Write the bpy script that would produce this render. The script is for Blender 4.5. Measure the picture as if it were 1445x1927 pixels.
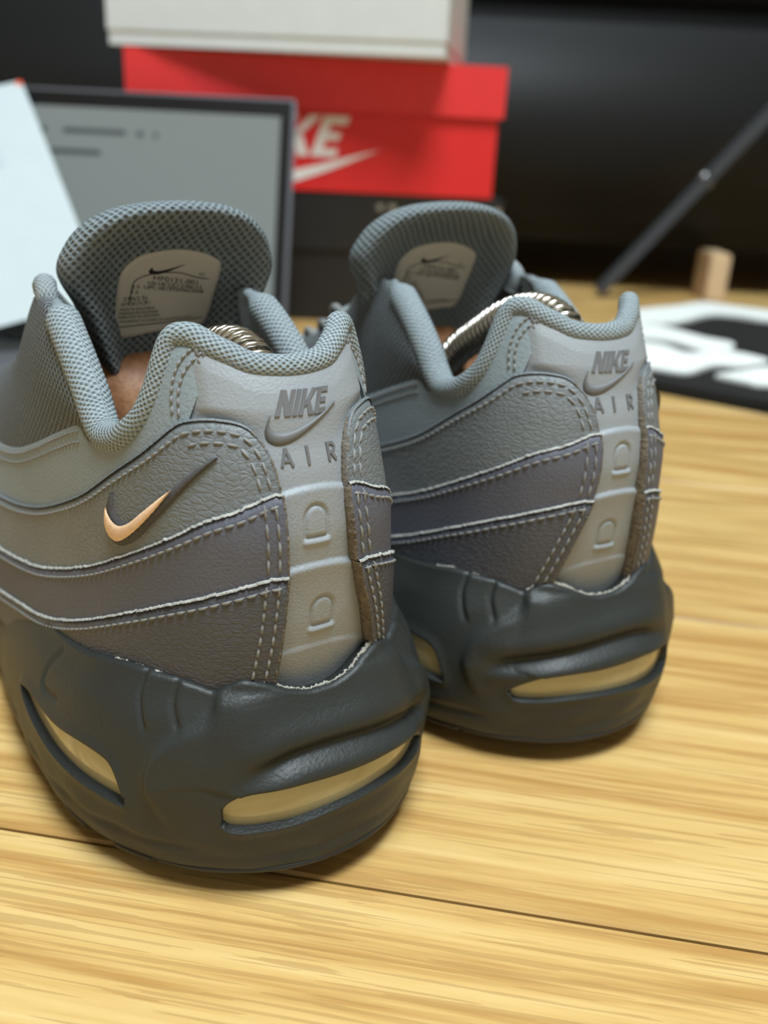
import bpy, bmesh, random
import numpy as np
from math import *
from mathutils import Matrix, Vector
random.seed(7); rng = np.random.default_rng(7)
for o in list(bpy.data.objects): bpy.data.objects.remove(o)
SC = bpy.context.scene; COL = SC.collection
# ---------------------------------------------------------------- camera
F_PX, W_PX, H_PX = 1750.0, 1445.0, 1927.0
CAM_H, PITCH, ROLL = 0.148, radians(22), 0.05
fwd = Vector((0, cos(PITCH), -sin(PITCH))); r0 = Vector((1, 0, 0)); u0 = Vector((0, sin(PITCH), cos(PITCH)))
rgt = r0*cos(ROLL) + u0*sin(ROLL); upv = u0*cos(ROLL) - r0*sin(ROLL)
cd = bpy.data.cameras.new('camera'); cam = bpy.data.objects.new('camera', cd); COL.objects.link(cam)
M4 = Matrix((rgt, upv, -fwd)).transposed().to_4x4(); M4.translation = (0, 0, CAM_H); cam.matrix_world = M4
cd.sensor_fit = 'HORIZONTAL'; cd.sensor_width = 36; cd.lens = F_PX/W_PX*36; cd.clip_start = .01; cd.clip_end = 30
cd.dof.use_dof = True; cd.dof.focus_distance = .185; cd.dof.aperture_fstop = 15.5
SC.camera = cam
# ---------------------------------------------------------------- light and exposure
wd = bpy.data.worlds.new('world'); SC.world = wd; wd.use_nodes = True
wd.node_tree.nodes['Background'].inputs[0].default_value = (.8, .87, 1, 1); wd.node_tree.nodes['Background'].inputs[1].default_value = .25
def area(name, loc, size, power, col, target=None):
    l = bpy.data.lights.new(name, 'AREA'); l.shape = 'RECTANGLE'; l.size, l.size_y = size; l.energy = power; l.color = col
    o = bpy.data.objects.new(name, l); COL.objects.link(o); o.location = loc
    if target is not None: o.rotation_euler = (Vector(target)-Vector(loc)).to_track_quat('-Z', 'Y').to_euler()
    return o
LAMP_LOC = (.22, -.20, 2.18)
area('ceiling_light', (LAMP_LOC[0], LAMP_LOC[1], LAMP_LOC[2]-.03), (.8, .8), 35, (.80, .925, 1))
VS = SC.view_settings; VS.view_transform = 'Standard'; VS.look = 'None'; VS.gamma = 1; VS.use_curve_mapping = False; VS.exposure = 0.95
# ---------------------------------------------------------------- helpers
def srgb(r, g, b):
    f = lambda c: (c/255/12.92 if c/255 <= .04045 else ((c/255+.055)/1.055)**2.4)
    return (f(r), f(g), f(b), 1)
class NT:
    def __init__(s, name):
        s.m = bpy.data.materials.new(name); s.m.use_nodes = True; s.t = s.m.node_tree; s.b = s.t.nodes['Principled BSDF']
    def n(s, typ, **kw):
        x = s.t.nodes.new(typ)
        for k, v in kw.items():
            if k[0] == 'i' and k[1:].isdigit(): x.inputs[int(k[1:])].default_value = v
            else: setattr(x, k, v)
        return x
    def l(s, a, b): s.t.links.new(a, b)
    def math(s, op, a, b=None, c=None):
        x = s.n('ShaderNodeMath', operation=op)
        for i, v in enumerate((a, b, c)):
            if v is None: continue
            if isinstance(v, (int, float)): x.inputs[i].default_value = v
            else: s.l(v, x.inputs[i])
        return x.outputs[0]
    def ramp(s, fac, stops):
        r = s.n('ShaderNodeValToRGB'); e = r.color_ramp.elements
        while len(e) < len(stops): e.new(.5)
        for k, (p, c) in enumerate(stops): e[k].position = p; e[k].color = c
        s.l(fac, r.inputs[0]); return r.outputs[0]
    def bump(s, h, strength, dist, prev=None):
        b = s.n('ShaderNodeBump'); b.inputs['Strength'].default_value = strength; b.inputs['Distance'].default_value = dist
        s.l(h, b.inputs['Height'])
        if prev: s.l(prev, b.inputs['Normal'])
        return b.outputs[0]
    def done(s, col=None, rough=.6, normal=None, spec=.5, metal=0., **kw):
        if col is not None:
            if isinstance(col, tuple): s.b.inputs['Base Color'].default_value = col
            else: s.l(col, s.b.inputs['Base Color'])
        if isinstance(rough, float): s.b.inputs['Roughness'].default_value = rough
        else: s.l(rough, s.b.inputs['Roughness'])
        s.b.inputs['Specular IOR Level'].default_value = spec; s.b.inputs['Metallic'].default_value = metal
        if normal: s.l(normal, s.b.inputs['Normal'])
        for k, v in kw.items(): s.b.inputs[k.replace('_', ' ')].default_value = v
        return s.m
def mix(nt, fac, a, b, mode='MIX'):
    x = nt.n('ShaderNodeMix', data_type='RGBA', blend_type=mode)
    for sock, v in ((x.inputs[0], fac), (x.inputs[6], a), (x.inputs[7], b)):
        if isinstance(v, (tuple, float, int)): sock.default_value = v
        else: nt.l(v, sock)
    return x.outputs[2]
def lerpc(a, k): return (min(a[0]*k, 1), min(a[1]*k, 1), min(a[2]*k, 1), 1)
def plain(name, col, rough=.6, var=.06, scale=60., bumpd=.0, bscale=400., spec=.5, metal=0., **kw):
    t = NT(name); tc = t.n('ShaderNodeTexCoord'); no = t.n('ShaderNodeTexNoise'); no.inputs['Scale'].default_value = scale; no.inputs['Detail'].default_value = 5
    t.l(tc.outputs['Object'], no.inputs['Vector'])
    c = t.ramp(no.outputs[0], [(.3, lerpc(col, 1-var)), (.7, lerpc(col, 1+var))])
    nrm = None
    if bumpd:
        n2 = t.n('ShaderNodeTexNoise'); n2.inputs['Scale'].default_value = bscale; n2.inputs['Detail'].default_value = 3
        t.l(tc.outputs['Object'], n2.inputs['Vector']); nrm = t.bump(n2.outputs[0], .6, bumpd)
    return t.done(c, rough, nrm, spec, metal, **kw)
def leather(name, col, rough=.5):
    t = NT(name); tc = t.n('ShaderNodeTexCoord'); co = tc.outputs['Object']
    d = t.n('ShaderNodeTexNoise'); d.inputs['Scale'].default_value = 90; t.l(co, d.inputs['Vector'])
    mv = t.n('ShaderNodeVectorMath', operation='MULTIPLY_ADD'); t.l(d.outputs['Color'], mv.inputs[0]); mv.inputs[1].default_value = (.004, .004, .004); t.l(co, mv.inputs[2])
    mp = t.n('ShaderNodeMapping'); mp.inputs['Scale'].default_value = (1, 1, 1.8); t.l(mv.outputs[0], mp.inputs[0])
    v = t.n('ShaderNodeTexVoronoi', feature='DISTANCE_TO_EDGE'); v.inputs['Scale'].default_value = 480; t.l(mp.outputs[0], v.inputs['Vector'])
    v2 = t.n('ShaderNodeTexVoronoi', feature='DISTANCE_TO_EDGE'); v2.inputs['Scale'].default_value = 900; t.l(mp.outputs[0], v2.inputs['Vector'])
    h = t.math('ADD', t.math('MINIMUM', v.outputs['Distance'], .22), t.math('MULTIPLY', t.math('MINIMUM', v2.outputs['Distance'], .2), .45))
    no = t.n('ShaderNodeTexNoise'); no.inputs['Scale'].default_value = 50; t.l(co, no.inputs['Vector'])
    c = t.ramp(no.outputs[0], [(.3, lerpc(col, .93)), (.7, lerpc(col, 1.07))])
    c = mix(t, t.ramp(v.outputs['Distance'], [(0, (.22, .22, .22, 1)), (.1, (0, 0, 0, 1))]), c, lerpc(col, .6))
    return t.done(c, rough, t.bump(h, .5, .0008), .45)
def knit(name, col, hole, pitch, depth=.0012, rough=.85, sx=1., holesize=.33):
    """spacer-mesh fabric: staggered dimples on UV (UV in metres)"""
    t = NT(name); uv = t.n('ShaderNodeUVMap'); mp = t.n('ShaderNodeMapping'); mp.inputs['Rotation'].default_value = (0, 0, radians(45))
    m0 = t.n('ShaderNodeMapping'); m0.inputs['Scale'].default_value = (sx, 1, 1); t.l(uv.outputs[0], m0.inputs[0]); t.l(m0.outputs[0], mp.inputs[0])
    v = t.n('ShaderNodeTexVoronoi', voronoi_dimensions='2D', feature='F1'); v.inputs['Randomness'].default_value = .06; v.inputs['Scale'].default_value = 1/pitch
    t.l(mp.outputs[0], v.inputs['Vector'])
    no = t.n('ShaderNodeTexNoise'); no.inputs['Scale'].default_value = 2600; tc = t.n('ShaderNodeTexCoord'); t.l(tc.outputs['Object'], no.inputs['Vector'])
    c = t.ramp(v.outputs['Distance'], [(holesize*.55, hole), (holesize*1.25, col), (.62, lerpc(col, 1.25))])
    c = mix(t, .35, c, t.ramp(no.outputs[0], [(.35, lerpc(col, .55)), (.65, lerpc(col, 1.35))]))
    h = t.math('ADD', t.math('MINIMUM', v.outputs['Distance'], .5), t.math('MULTIPLY', no.outputs[0], .25))
    return t.done(c, rough, t.bump(h, .9, depth), .25)
def wood(name, c1, c2, c3, rough, k):
    """plank along local x; k scales the figure (1 = floor plank)"""
    t = NT(name); tc = t.n('ShaderNodeTexCoord'); oi = t.n('ShaderNodeObjectInfo')
    add = t.n('ShaderNodeVectorMath', operation='ADD'); cmb = t.n('ShaderNodeCombineXYZ')
    for q, m in enumerate((7.3, 3.1, 1.7)): t.l(t.math('MULTIPLY', oi.outputs['Random'], m), cmb.inputs[q])
    t.l(tc.outputs['Object'], add.inputs[0]); t.l(cmb.outputs[0], add.inputs[1])
    def noise(sx, sy, det, dist=0., rg=.5):
        mp = t.n('ShaderNodeMapping'); mp.inputs['Scale'].default_value = (sx*k, sy*k, sy*k); t.l(add.outputs[0], mp.inputs[0])
        n = t.n('ShaderNodeTexNoise'); n.inputs['Scale'].default_value = 1; n.inputs['Detail'].default_value = det; n.inputs['Distortion'].default_value = dist; n.inputs['Roughness'].default_value = rg
        t.l(mp.outputs[0], n.inputs['Vector']); return n.outputs[0]
    big = noise(1.6, 13., 1.5, .35)
    rings = t.math('ABSOLUTE', t.math('SUBTRACT', t.math('FRACT', t.math('MULTIPLY', big, 11.0)), .5))
    mid = noise(5., 150., 5., .2, .62); fine = noise(24., 620., 4., .1, .6); pore = noise(20., 760., 2.); patch = noise(3., 22., 2.)
    f = t.math('ADD', t.math('ADD', t.math('MULTIPLY', rings, .34), t.math('MULTIPLY', mid, .62)), t.math('MULTIPLY', fine, .34))
    c = t.ramp(f, [(.44, c3), (.58, c2), (.76, c1)])
    lim = t.math('MULTIPLY_ADD', patch, .36, .22)
    pm_ = t.math('MULTIPLY', t.math('LESS_THAN', pore, lim), .45)
    c = mix(t, pm_, c, lerpc(c3, .78))
    hv_ = t.n('ShaderNodeHueSaturation'); t.l(t.math('MULTIPLY_ADD', oi.outputs['Random'], .10, .95), hv_.inputs['Value']); t.l(c, hv_.inputs['Color'])
    return t.done(hv_.outputs[0], rough, t.bump(fine, .15, .0003), .4)
# mesh collector: everything added becomes ONE mesh object
class MB:
    def __init__(s): s.v = []; s.f = []; s.uv = []; s.nv = 0
    def add(s, V, Fs, UV=None):
        V = np.asarray(V, float).reshape(-1, 3); b = s.nv; s.v.append(V); s.nv += len(V)
        s.f += [tuple(int(i)+b for i in f) for f in Fs]
        s.uv.append(np.asarray(UV, float).reshape(-1, 2) if UV is not None else np.zeros((len(V), 2)))
    def grid(s, P, UV=None, cu=False, cv=False, keep=None):
        nu, nv = P.shape[:2]; idx = np.arange(nu*nv).reshape(nu, nv)
        iu = np.arange(nu if cu else nu-1); iv = np.arange(nv if cv else nv-1)
        A, B = np.meshgrid(iu, iv, indexing='ij'); A2 = (A+1) % nu; B2 = (B+1) % nv
        q = np.stack([idx[A, B], idx[A2, B], idx[A2, B2], idx[A, B2]], -1).reshape(-1, 4)
        if keep is not None: q = q[keep.reshape(-1)]
        s.add(P, q.tolist(), UV)
    def box(s, lo, hi):
        (a, b, c), (d, e, f) = lo, hi
        V = [(a,b,c),(d,b,c),(d,e,c),(a,e,c),(a,b,f),(d,b,f),(d,e,f),(a,e,f)]
        s.add(V, [(0,3,2,1),(4,5,6,7),(0,1,5,4),(1,2,6,5),(2,3,7,6),(3,0,4,7)])
    def tube(s, path, r, n=8, closed=False, flat=1., cap=True):
        P = np.asarray(path, float); m = len(P)
        T = np.gradient(P, axis=0) if not closed else np.roll(P, -1, 0)-np.roll(P, 1, 0)
        T /= np.linalg.norm(T, axis=1, keepdims=True)+1e-12
        u = np.array([0, 0, 1.]) if abs(T[0][2]) < .9 else np.array([1., 0, 0]); fr = []
        for t in T:
            u = u-t*(u@t); u /= np.linalg.norm(u)+1e-12; fr.append(u.copy())
        U = np.array(fr); V = np.cross(T, U); a = np.linspace(0, 2*pi, n+1)
        rr = np.broadcast_to(np.asarray(r, float), (m,))[:, None, None]
        G = P[:, None]+rr*(flat*np.cos(a)[None, :, None]*U[:, None]+np.sin(a)[None, :, None]*V[:, None])
        L = np.r_[0, np.cumsum(np.linalg.norm(np.diff(P, axis=0), axis=1))]
        UV = np.stack(np.meshgrid(L, a*float(np.mean(r)), indexing='ij'), -1)
        s.grid(G, UV, cu=closed)
        if cap and not closed:
            b = s.nv-m*(n+1); s.f.append(tuple(b+i for i in range(n))[::-1]); s.f.append(tuple(b+(m-1)*(n+1)+i for i in range(n)))
    def build(s, name, mat, parent=None, smooth=True, kind=None, bevel=0.):
        me = bpy.data.meshes.new(name); V = np.vstack(s.v); me.from_pydata(V.tolist(), [], s.f)
        ul = me.uv_layers.new(name='UVMap'); UV = np.vstack(s.uv); li = np.empty(len(me.loops), np.int32); me.loops.foreach_get('vertex_index', li)
        ul.data.foreach_set('uv', UV[li].astype(np.float32).ravel())
        me.polygons.foreach_set('use_smooth', [smooth]*len(me.polygons)); me.materials.append(mat); me.update()
        if bevel:
            bm = bmesh.new(); bm.from_mesh(me); bmesh.ops.bevel(bm, geom=[e for e in bm.edges if e.calc_face_angle(0) > .5], offset=bevel, segments=2, affect='EDGES'); bm.to_mesh(me); bm.free()
        o = bpy.data.objects.new(name, me); COL.objects.link(o)
        if parent: o.parent = parent
        if kind: o['kind'] = kind
        return o
def thing(name, label, cat, loc=(0, 0, 0), rz=0., group=None):
    o = bpy.data.objects.new(name, None); COL.objects.link(o); o.location = loc; o.rotation_euler = (0, 0, rz); o.empty_display_size = .03
    o['label'] = label; o['category'] = cat
    if group: o['group'] = group
    return o
def boxpart(name, lo, hi, mat, parent, bevel=.001, smooth=False):
    b = MB(); b.box(lo, hi); return b.build(name, mat, parent, smooth=smooth, bevel=bevel)
# ---------- 1-D interpolation (monotone cubic / PCHIP) ----------
def pchip(xs,ys):
    xs=np.asarray(xs,float);ys=np.asarray(ys,float)
    h=np.diff(xs);d=np.diff(ys)/h;m=np.zeros_like(ys)
    for i in range(1,len(xs)-1):
        if d[i-1]*d[i]>0:
            w1=2*h[i]+h[i-1];w2=h[i]+2*h[i-1];m[i]=(w1+w2)/(w1/d[i-1]+w2/d[i])
    m[0]=d[0];m[-1]=d[-1]
    def f(x):
        x=np.clip(np.asarray(x,float),xs[0],xs[-1])
        i=np.clip(np.searchsorted(xs,x,side='right')-1,0,len(xs)-2)
        t=(x-xs[i])/h[i]
        return ((2*t**3-3*t**2+1)*ys[i]+(t**3-2*t**2+t)*h[i]*m[i]+(-2*t**3+3*t**2)*ys[i+1]+(t**3-t**2)*h[i]*m[i+1])
    return f
def catmull(P,n=20):
    P=np.asarray(P,float);Q=np.vstack([2*P[0]-P[1],P,2*P[-1]-P[-2]]);out=[]
    for i in range(1,len(Q)-2):
        t=np.linspace(0,1,n,endpoint=False)[:,None]
        a,b,c,d=Q[i-1],Q[i],Q[i+1],Q[i+2]
        out.append(.5*((2*b)+(c-a)*t+(2*a-5*b+4*c-d)*t**2+(3*b-3*c+d-a)*t**3))
    out.append(P[-1:]);return np.vstack(out)
def arc_curve(pts):
    """half outline from heel centre to toe tip, smooth across the centre line"""
    m=lambda p:(p[0],-p[1]);full=[m(pts[2]),m(pts[1])]+list(pts)+[m(pts[-2]),m(pts[-3])]
    c=catmull(full,24)[48:-48];s=np.r_[0,np.cumsum(np.hypot(*np.diff(c,axis=0).T))]
    return s,c
SIDE=1      # +1 left shoe, -1 right shoe
# ---------- shoe surfaces, millimetres; x forward from the heel, y to the left, z up ----------
UP=[(11,0),(12.2,8.5),(16,17),(23,24),(34,29.5),(50,33),(74,35),(105,37),(135,40),(168,45),(200,48),(230,46.5),(255,40),(273,28),(283,13),(285.5,0)]
MI=[(0,0),(1.5,11.3),(6,21.5),(14,31),(26,39),(42,44.3),(64,46),(90,45),(112,43),(138,44),(170,48.5),(205,51.5),(235,49.5),(262,42),(281,28.5),(293,13),(296.5,0)]
us,uc=arc_curve(UP); ms,mc=arc_curve(MI)
ULEN=us[-1];MLEN=ms[-1]
med_f=pchip([0,28,45,60,110,160,230,270,300],[1,1,.955,.92,.87,.86,.88,.93,1])     # the inner flank is slimmer ahead of the heel
def plan(s,arr,sig):
    a=np.abs(sig);X=np.interp(a,s,arr[:,0]);f=np.where(np.sign(sig)==-SIDE,med_f(X),1.)
    return X,np.interp(a,s,arr[:,1])*np.sign(sig)*f
def banana(x): return -.00022*np.clip(x-110,0,None)**2
heel_x=pchip([20,40,50,60,75,88,98,108,118],[3,1.5,0,-1.0,-1.2,1.5,6,11,16])
wid_m=pchip([20,40,60,75,90,108,118],[1.06,1.03,.965,.925,.875,.845,.83])
lean_g=pchip([0,62,80,95,112,130,190,207,290],[1,1,.95,.86,.74,.62,.36,.0,.0])      # width left at the top line
top_h=pchip([0,60,80,95,103,118,132,150,195,235,290],[112,112,112,112.5,109.5,98,90,83,68,58,50])   # height of the top line over x
toe_sx=lambda X: np.where(X>195,195+(X-195)*.35,X)
def upper(sig,z,off=0.):
    """outer wall of the upper at perimeter arc sig (mm, + left) and height z; off = outward offset"""
    sig=np.asarray(sig,float);z=np.asarray(z,float)
    def P(sg,zz):
        X,Y=plan(us,uc,sg)
        k=np.exp(-((X-11)/45.)**2)
        q=np.clip((zz-28)/(top_h(X)-28),0,1)
        gt=lean_g(X);g=gt+(1-gt)*np.sqrt(np.clip(1-q**2.4,0,1))
        x=X+heel_x(zz)*k
        sx=toe_sx(X);x=sx+(x-sx)*np.where(X>195,g,1)
        y=Y*wid_m(zz)*g
        sp=np.clip(X-225,0,None)**2*.0032
        return np.stack([x,y+SIDE*banana(x),zz+sp*(1-.6*q)],-1)
    p=P(sig,z)
    if np.any(off!=0):
        e=.3
        du=P(sig+e,z)-P(sig-e,z);dv=P(sig,z+e)-P(sig,z-e)
        n=np.cross(du,dv)*np.array([1,1,1.]);l=np.linalg.norm(n,axis=-1,keepdims=True)+1e-12;n=-n/l
        p=p+n*(np.asarray(off)[...,None] if np.ndim(off) else off)
    return p
mid_o=pchip([0,3,8,14,22,30,38,46,52,60],[-7,-3,-.7,0,-.3,-1.5,-4,-8,-10,-11])
mid_top=pchip([0,2.5,6,10,15.6,20.8,25.2,28,31.7,37.7,46.5,59.8,72,83,98,116,133,160,200,250,340],
              [43.4,43.41,43.9,45,46.8,47.7,46.3,45,45.8,46.7,46.9,45.1,42.5,40.7,38.6,34.9,30,27,26,25,25])
def midsole(sig,z,off=0.):
    sig=np.asarray(sig,float);z=np.asarray(z,float)
    X,Y=plan(ms,mc,sig)
    e=.5
    Xa,Ya=plan(ms,mc,sig-e);Xb,Yb=plan(ms,mc,sig+e)
    tx,ty=Xb-Xa,Yb-Ya;l=np.hypot(tx,ty)+1e-9
    nx,ny=-ty/l,tx/l                      # outward
    zr=z*46/np.maximum(mid_top(np.abs(sig)),1)
    rear=np.exp(-(sig/32.)**2)
    o=mid_o(zr)+off+rear*3.5*np.clip(1-z/8,0,1)
    x=X+nx*o;y=Y+ny*o
    zz=z+4.5*np.clip(1-X/50,0,1)**1.2*np.clip(1-z/40,0,1)+np.clip(X-225,0,None)**2*.0032
    return np.stack([x,y+SIDE*banana(x),zz],-1)
# ---------------------------------------------------------------- room: floor of planks, walls, ceiling, lamp
m_floor = wood('oak_laminate', srgb(216, 184, 124), srgb(202, 166, 103), srgb(177, 135, 76), .40, 1.)
m_gap = plain('plank_joint', srgb(96, 74, 52), .9)
m_wall = plain('wall_paint', srgb(205, 203, 198), .9, .02)
m_ceil = plain('ceiling_paint', srgb(232, 231, 228), .9, .02)
RX0, RX1, RY0, RY1, RZ = -1.7, 1.9, -1.5, 2.3, 2.25
fl = MB(); fl.box((RX0-.9, RY0-.6, -.03), (RX1+.9, RY1, -.0042)); floor = fl.build('floor', m_gap, smooth=False); floor['kind'] = 'structure'
PL_W, PL_L, ANG = .14370, 1.2, radians(-8.5436)
SEAM = Vector((-.0828123, .16606414, 0))
pm = MB(); w2, l2, ch = PL_W/2-.0004, PL_L/2-.0004, .0006
pm.add([(-l2,-w2,-.004),(l2,-w2,-.004),(l2,w2,-.004),(-l2,w2,-.004), (-l2,-w2,-ch),(l2,-w2,-ch),(l2,w2,-ch),(-l2,w2,-ch),
        (-l2+ch,-w2+ch,0),(l2-ch,-w2+ch,0),(l2-ch,w2-ch,0),(-l2+ch,w2-ch,0)],
       [(0,3,2,1),(0,1,5,4),(1,2,6,5),(2,3,7,6),(3,0,4,7),(4,5,9,8),(5,6,10,9),(6,7,11,10),(7,4,8,11),(8,9,10,11)])
pl0 = pm.build('plank', m_floor, floor, smooth=False); first = True
ca, sa = cos(ANG), sin(ANG)
for i in range(-20, 22):
    for j in range(-4, 5):
        lx = (j+{0: .32, 1: .78, 2: .05}[i % 3])*PL_L; ly = (i+.5)*PL_W
        x, y = SEAM.x+ca*lx-sa*ly, SEAM.y+sa*lx+ca*ly
        ex = abs(ca)*l2+abs(sa)*w2; ey = abs(sa)*l2+abs(ca)*w2
        if x < RX0-.9-ex or x > RX1+.9+ex or y < RY0-.6-ey or y > RY1+ey: continue
        o = pl0 if first else pl0.copy()
        if not first: COL.objects.link(o); o.parent = floor
        first = False; o.location = (x, y, 0); o.rotation_euler = (0, 0, ANG)
def wall(name, lo, hi, mat):
    b = MB(); b.box(lo, hi); o = b.build(name, mat, smooth=False); o['kind'] = 'structure'; return o
wall('wall_back', (RX0-.9, RY1, -.03), (RX1+.9, RY1+.08, RZ), m_wall)
wall('wall_left', (RX0-.98, RY0-.6, -.03), (RX0-.9, RY1+.08, RZ), m_wall)
wall('wall_right', (RX1+.9, RY0-.6, -.03), (RX1+.98, RY1+.08, RZ), m_wall)
wall('wall_front', (RX0-.98, RY0-.68, -.03), (RX1+.98, RY0-.6, RZ), m_wall)
wall('ceiling', (RX0-.98, RY0-.68, RZ), (RX1+.98, RY1+.08, RZ+.05), m_ceil)
lamp = thing('ceiling_lamp', 'flat square ceiling lamp with white frame above the floor', 'ceiling lamp', (LAMP_LOC[0], LAMP_LOC[1], LAMP_LOC[2]))
m_white_pl = plain('white_plastic', srgb(236, 236, 234), .5, .02)
m_diff = NT('lamp_diffuser'); m_diff.b.inputs['Emission Color'].default_value = (.88, .95, 1, 1); m_diff.b.inputs['Emission Strength'].default_value = 4; m_diff = m_diff.done((.9, .9, .88, 1), .6)
fb = MB()
for lo, hi in (((-.32, -.32, -.01), (.32, -.28, .07)), ((-.32, .28, -.01), (.32, .32, .07)), ((-.32, -.28, -.01), (-.28, .28, .07)), ((.28, -.28, -.01), (.32, .28, .07))): fb.box([v*1.35 if k<2 else v for k,v in enumerate(lo)], [v*1.35 if k<2 else v for k,v in enumerate(hi)])
fb.build('frame', m_white_pl, lamp, smooth=False)
boxpart('diffuser', (-.378, -.378, 0), (.378, .378, .012), m_diff, lamp, 0)
# ---------------------------------------------------------------- lettering (unit height quads)
def stroke(a, b, w): 
    a, b = np.array(a, float), np.array(b, float); d = b-a; n = np.array([-d[1], d[0]])/np.hypot(*d)*w/2
    return [tuple(a+n), tuple(a-n), tuple(b-n), tuple(b+n)]
def hv(x0, y0, x1, y1): return [(x0, y0), (x1, y0), (x1, y1), (x0, y1)]
BOLD = {'N': (.66, [hv(0, 0, .2, 1), hv(.46, 0, .66, 1), [(.0, 1), (.4, 0), (.66, 0), (.24, 1)]]),
        'I': (.2, [hv(0, 0, .2, 1)]),
        'K': (.66, [hv(0, 0, .2, 1), [(.18, .42), (.43, 1), (.68, 1), (.36, .5), (.2, .3)], [(.22, .55), (.36, .62), (.7, 0), (.45, 0)]]),
        'E': (.5, [hv(0, 0, .2, 1), hv(.2, .8, .52, 1), hv(.2, .41, .46, .6), hv(.2, 0, .52, .2)])}
LIGHT = {'A': (.8, [stroke((.07, 0), (.4, .97), .17), stroke((.73, 0), (.4, .97), .17), hv(.2, .24, .6, .38)]),
         'I': (.2, [hv(.02, 0, .2, 1)]),
         'R': (.66, [hv(0, 0, .18, 1), hv(.18, .84, .42, 1), hv(.18, .38, .42, .53), stroke((.40, .92), (.58, .78), .16), stroke((.58, .8), (.58, .58), .16), stroke((.58, .6), (.40, .45), .16), stroke((.3, .42), (.6, 0), .18)])}
def word(txt, font, gap, shear=0.):
    x = 0; out = []
    for ch_ in txt:
        w, qs = font[ch_]
        for q in qs: out.append([(p[0]+x+shear*p[1], p[1]) for p in q])
        x += w+gap
    return out, x-gap
def extrude_polys(mb, polys, fn, h0, h1):
    """polys in 2-D, fn(pts2d, h) -> 3-D; adds top faces and sides"""
    for q in polys:
        q = np.asarray(q, float); n = len(q)
        V = np.vstack([fn(q, h0), fn(q, h1)])
        mb.add(V, [tuple(range(n, 2*n))]+[(i, (i+1) % n, n+(i+1) % n, n+i) for i in range(n)])
SW_TOP = [(0.05, .62), (.02, .50), (.04, .40), (.10, .335), (.20, .32), (.34, .36), (.55, .47), (.78, .61), (1.0, .74)]   # inner (upper) edge of the tick
SW_BOT = [(0.05, .62), (-.02, .50), (-.07, .36), (-.07, .22), (0., .12), (.12, .09), (.30, .15), (.60, .37), (1.0, .74)]   # outer (lower) edge
# ---------------------------------------------------------------- boxes
m_red = plain('red_card', srgb(222, 36, 38), .5, .03); m_redl = plain('red_lid_card', srgb(228, 50, 52), .5, .03)
m_whitecard = plain('white_card', srgb(214, 217, 216), .6, .02); m_blackcard = plain('black_card', srgb(30, 29, 30), .45, .05)
m_print = plain('white_print', srgb(238, 232, 228), .6, .02); m_glint = plain('silver_glint', srgb(200, 200, 205), .25, .02, metal=1.)
def shoebox(label, loc, rz, w, d, h, lid, mb_, ml, ov=.003):
    """front face at local y=0, right end at x=0, box runs to -x and +y"""
    t = thing('shoe_box', label, 'box', loc, rz, 'stacked shoe boxes')
    b = MB(); th = .002
    b.box((-w, 0, 0), (0, d, th)); b.box((-w, 0, th), (0, th, h-.002)); b.box((-w, d-th, th), (0, d, h-.002)); b.box((-w, th, th), (-w+th, d-th, h-.002)); b.box((-th, th, th), (0, d-th, h-.002))
    b.build('body', mb_, t, smooth=False)
    l = MB(); o = ov
    l.box((-w-o, -o, h-th), (o, d+o, h)); l.box((-w-o, -o, h-lid), (o, -o+th, h-th)); l.box((-w-o, d+o-th, h-lid), (o, d+o, h-th)); l.box((-w-o, -o+th, h-lid), (-w-o+th, d+o-th, h-th)); l.box((o-th, -o+th, h-lid), (o, d+o-th, h-th))
    l.build('lid', ml, t, smooth=False)
    return t
RZB = atan2(.02, .291)
bk = shoebox('black cardboard shoe box at the bottom of the stack', (.082, .805, 0), RZB, .302, .21, .104, .045, m_blackcard, m_blackcard)
rd = shoebox('red shoe box with white tick logo between black and white boxes', (.0745, .800, .1045), RZB, .285, .19, .097, .037, m_red, m_redl, ov=.004)
wh = shoebox('plain white shoe box on top of the red box', (.0275, .748, .2025), radians(-7), .254, .20, .10, .09, m_whitecard, m_whitecard, ov=.001)
lg = MB(); qs, ww = word('NIKE', BOLD, .07, .28)
s_ = .030; fb_ = lambda q, h: np.stack([-.214+q[:, 0]*s_*1.28, np.full(len(q), -h), .026+q[:, 1]*s_], -1)
extrude_polys(lg, qs, fb_, 0, .0004)
a_, b_ = catmull(SW_TOP, 8), catmull(SW_BOT, 8)
sw = np.stack([a_*(1-k)+b_*k for k in (0, .5, 1)], 1); X = -.204+sw[..., 0]*.112; Z = -.004+sw[..., 1]*.050
lg.grid(np.stack([X, np.full(X.shape, -.0005), Z], -1))
lg.build('printed_logo', m_print, rd, smooth=False)
for k, (fx_, fz_) in enumerate(((-.098, .094), (-.088, .094), (-.0015, .094), (-.001, .080))):  # small silver discs stand in for the highlights on the black box
    f_ = MB(); a = np.linspace(0, 2*pi, 9)[:-1]
    f_.add([(fx_+.003*cos(t), -.0036, fz_+.003*sin(t)) for t in a], [tuple(range(8))]); f_.build('glint_mark', m_glint, bk, smooth=False)
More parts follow.
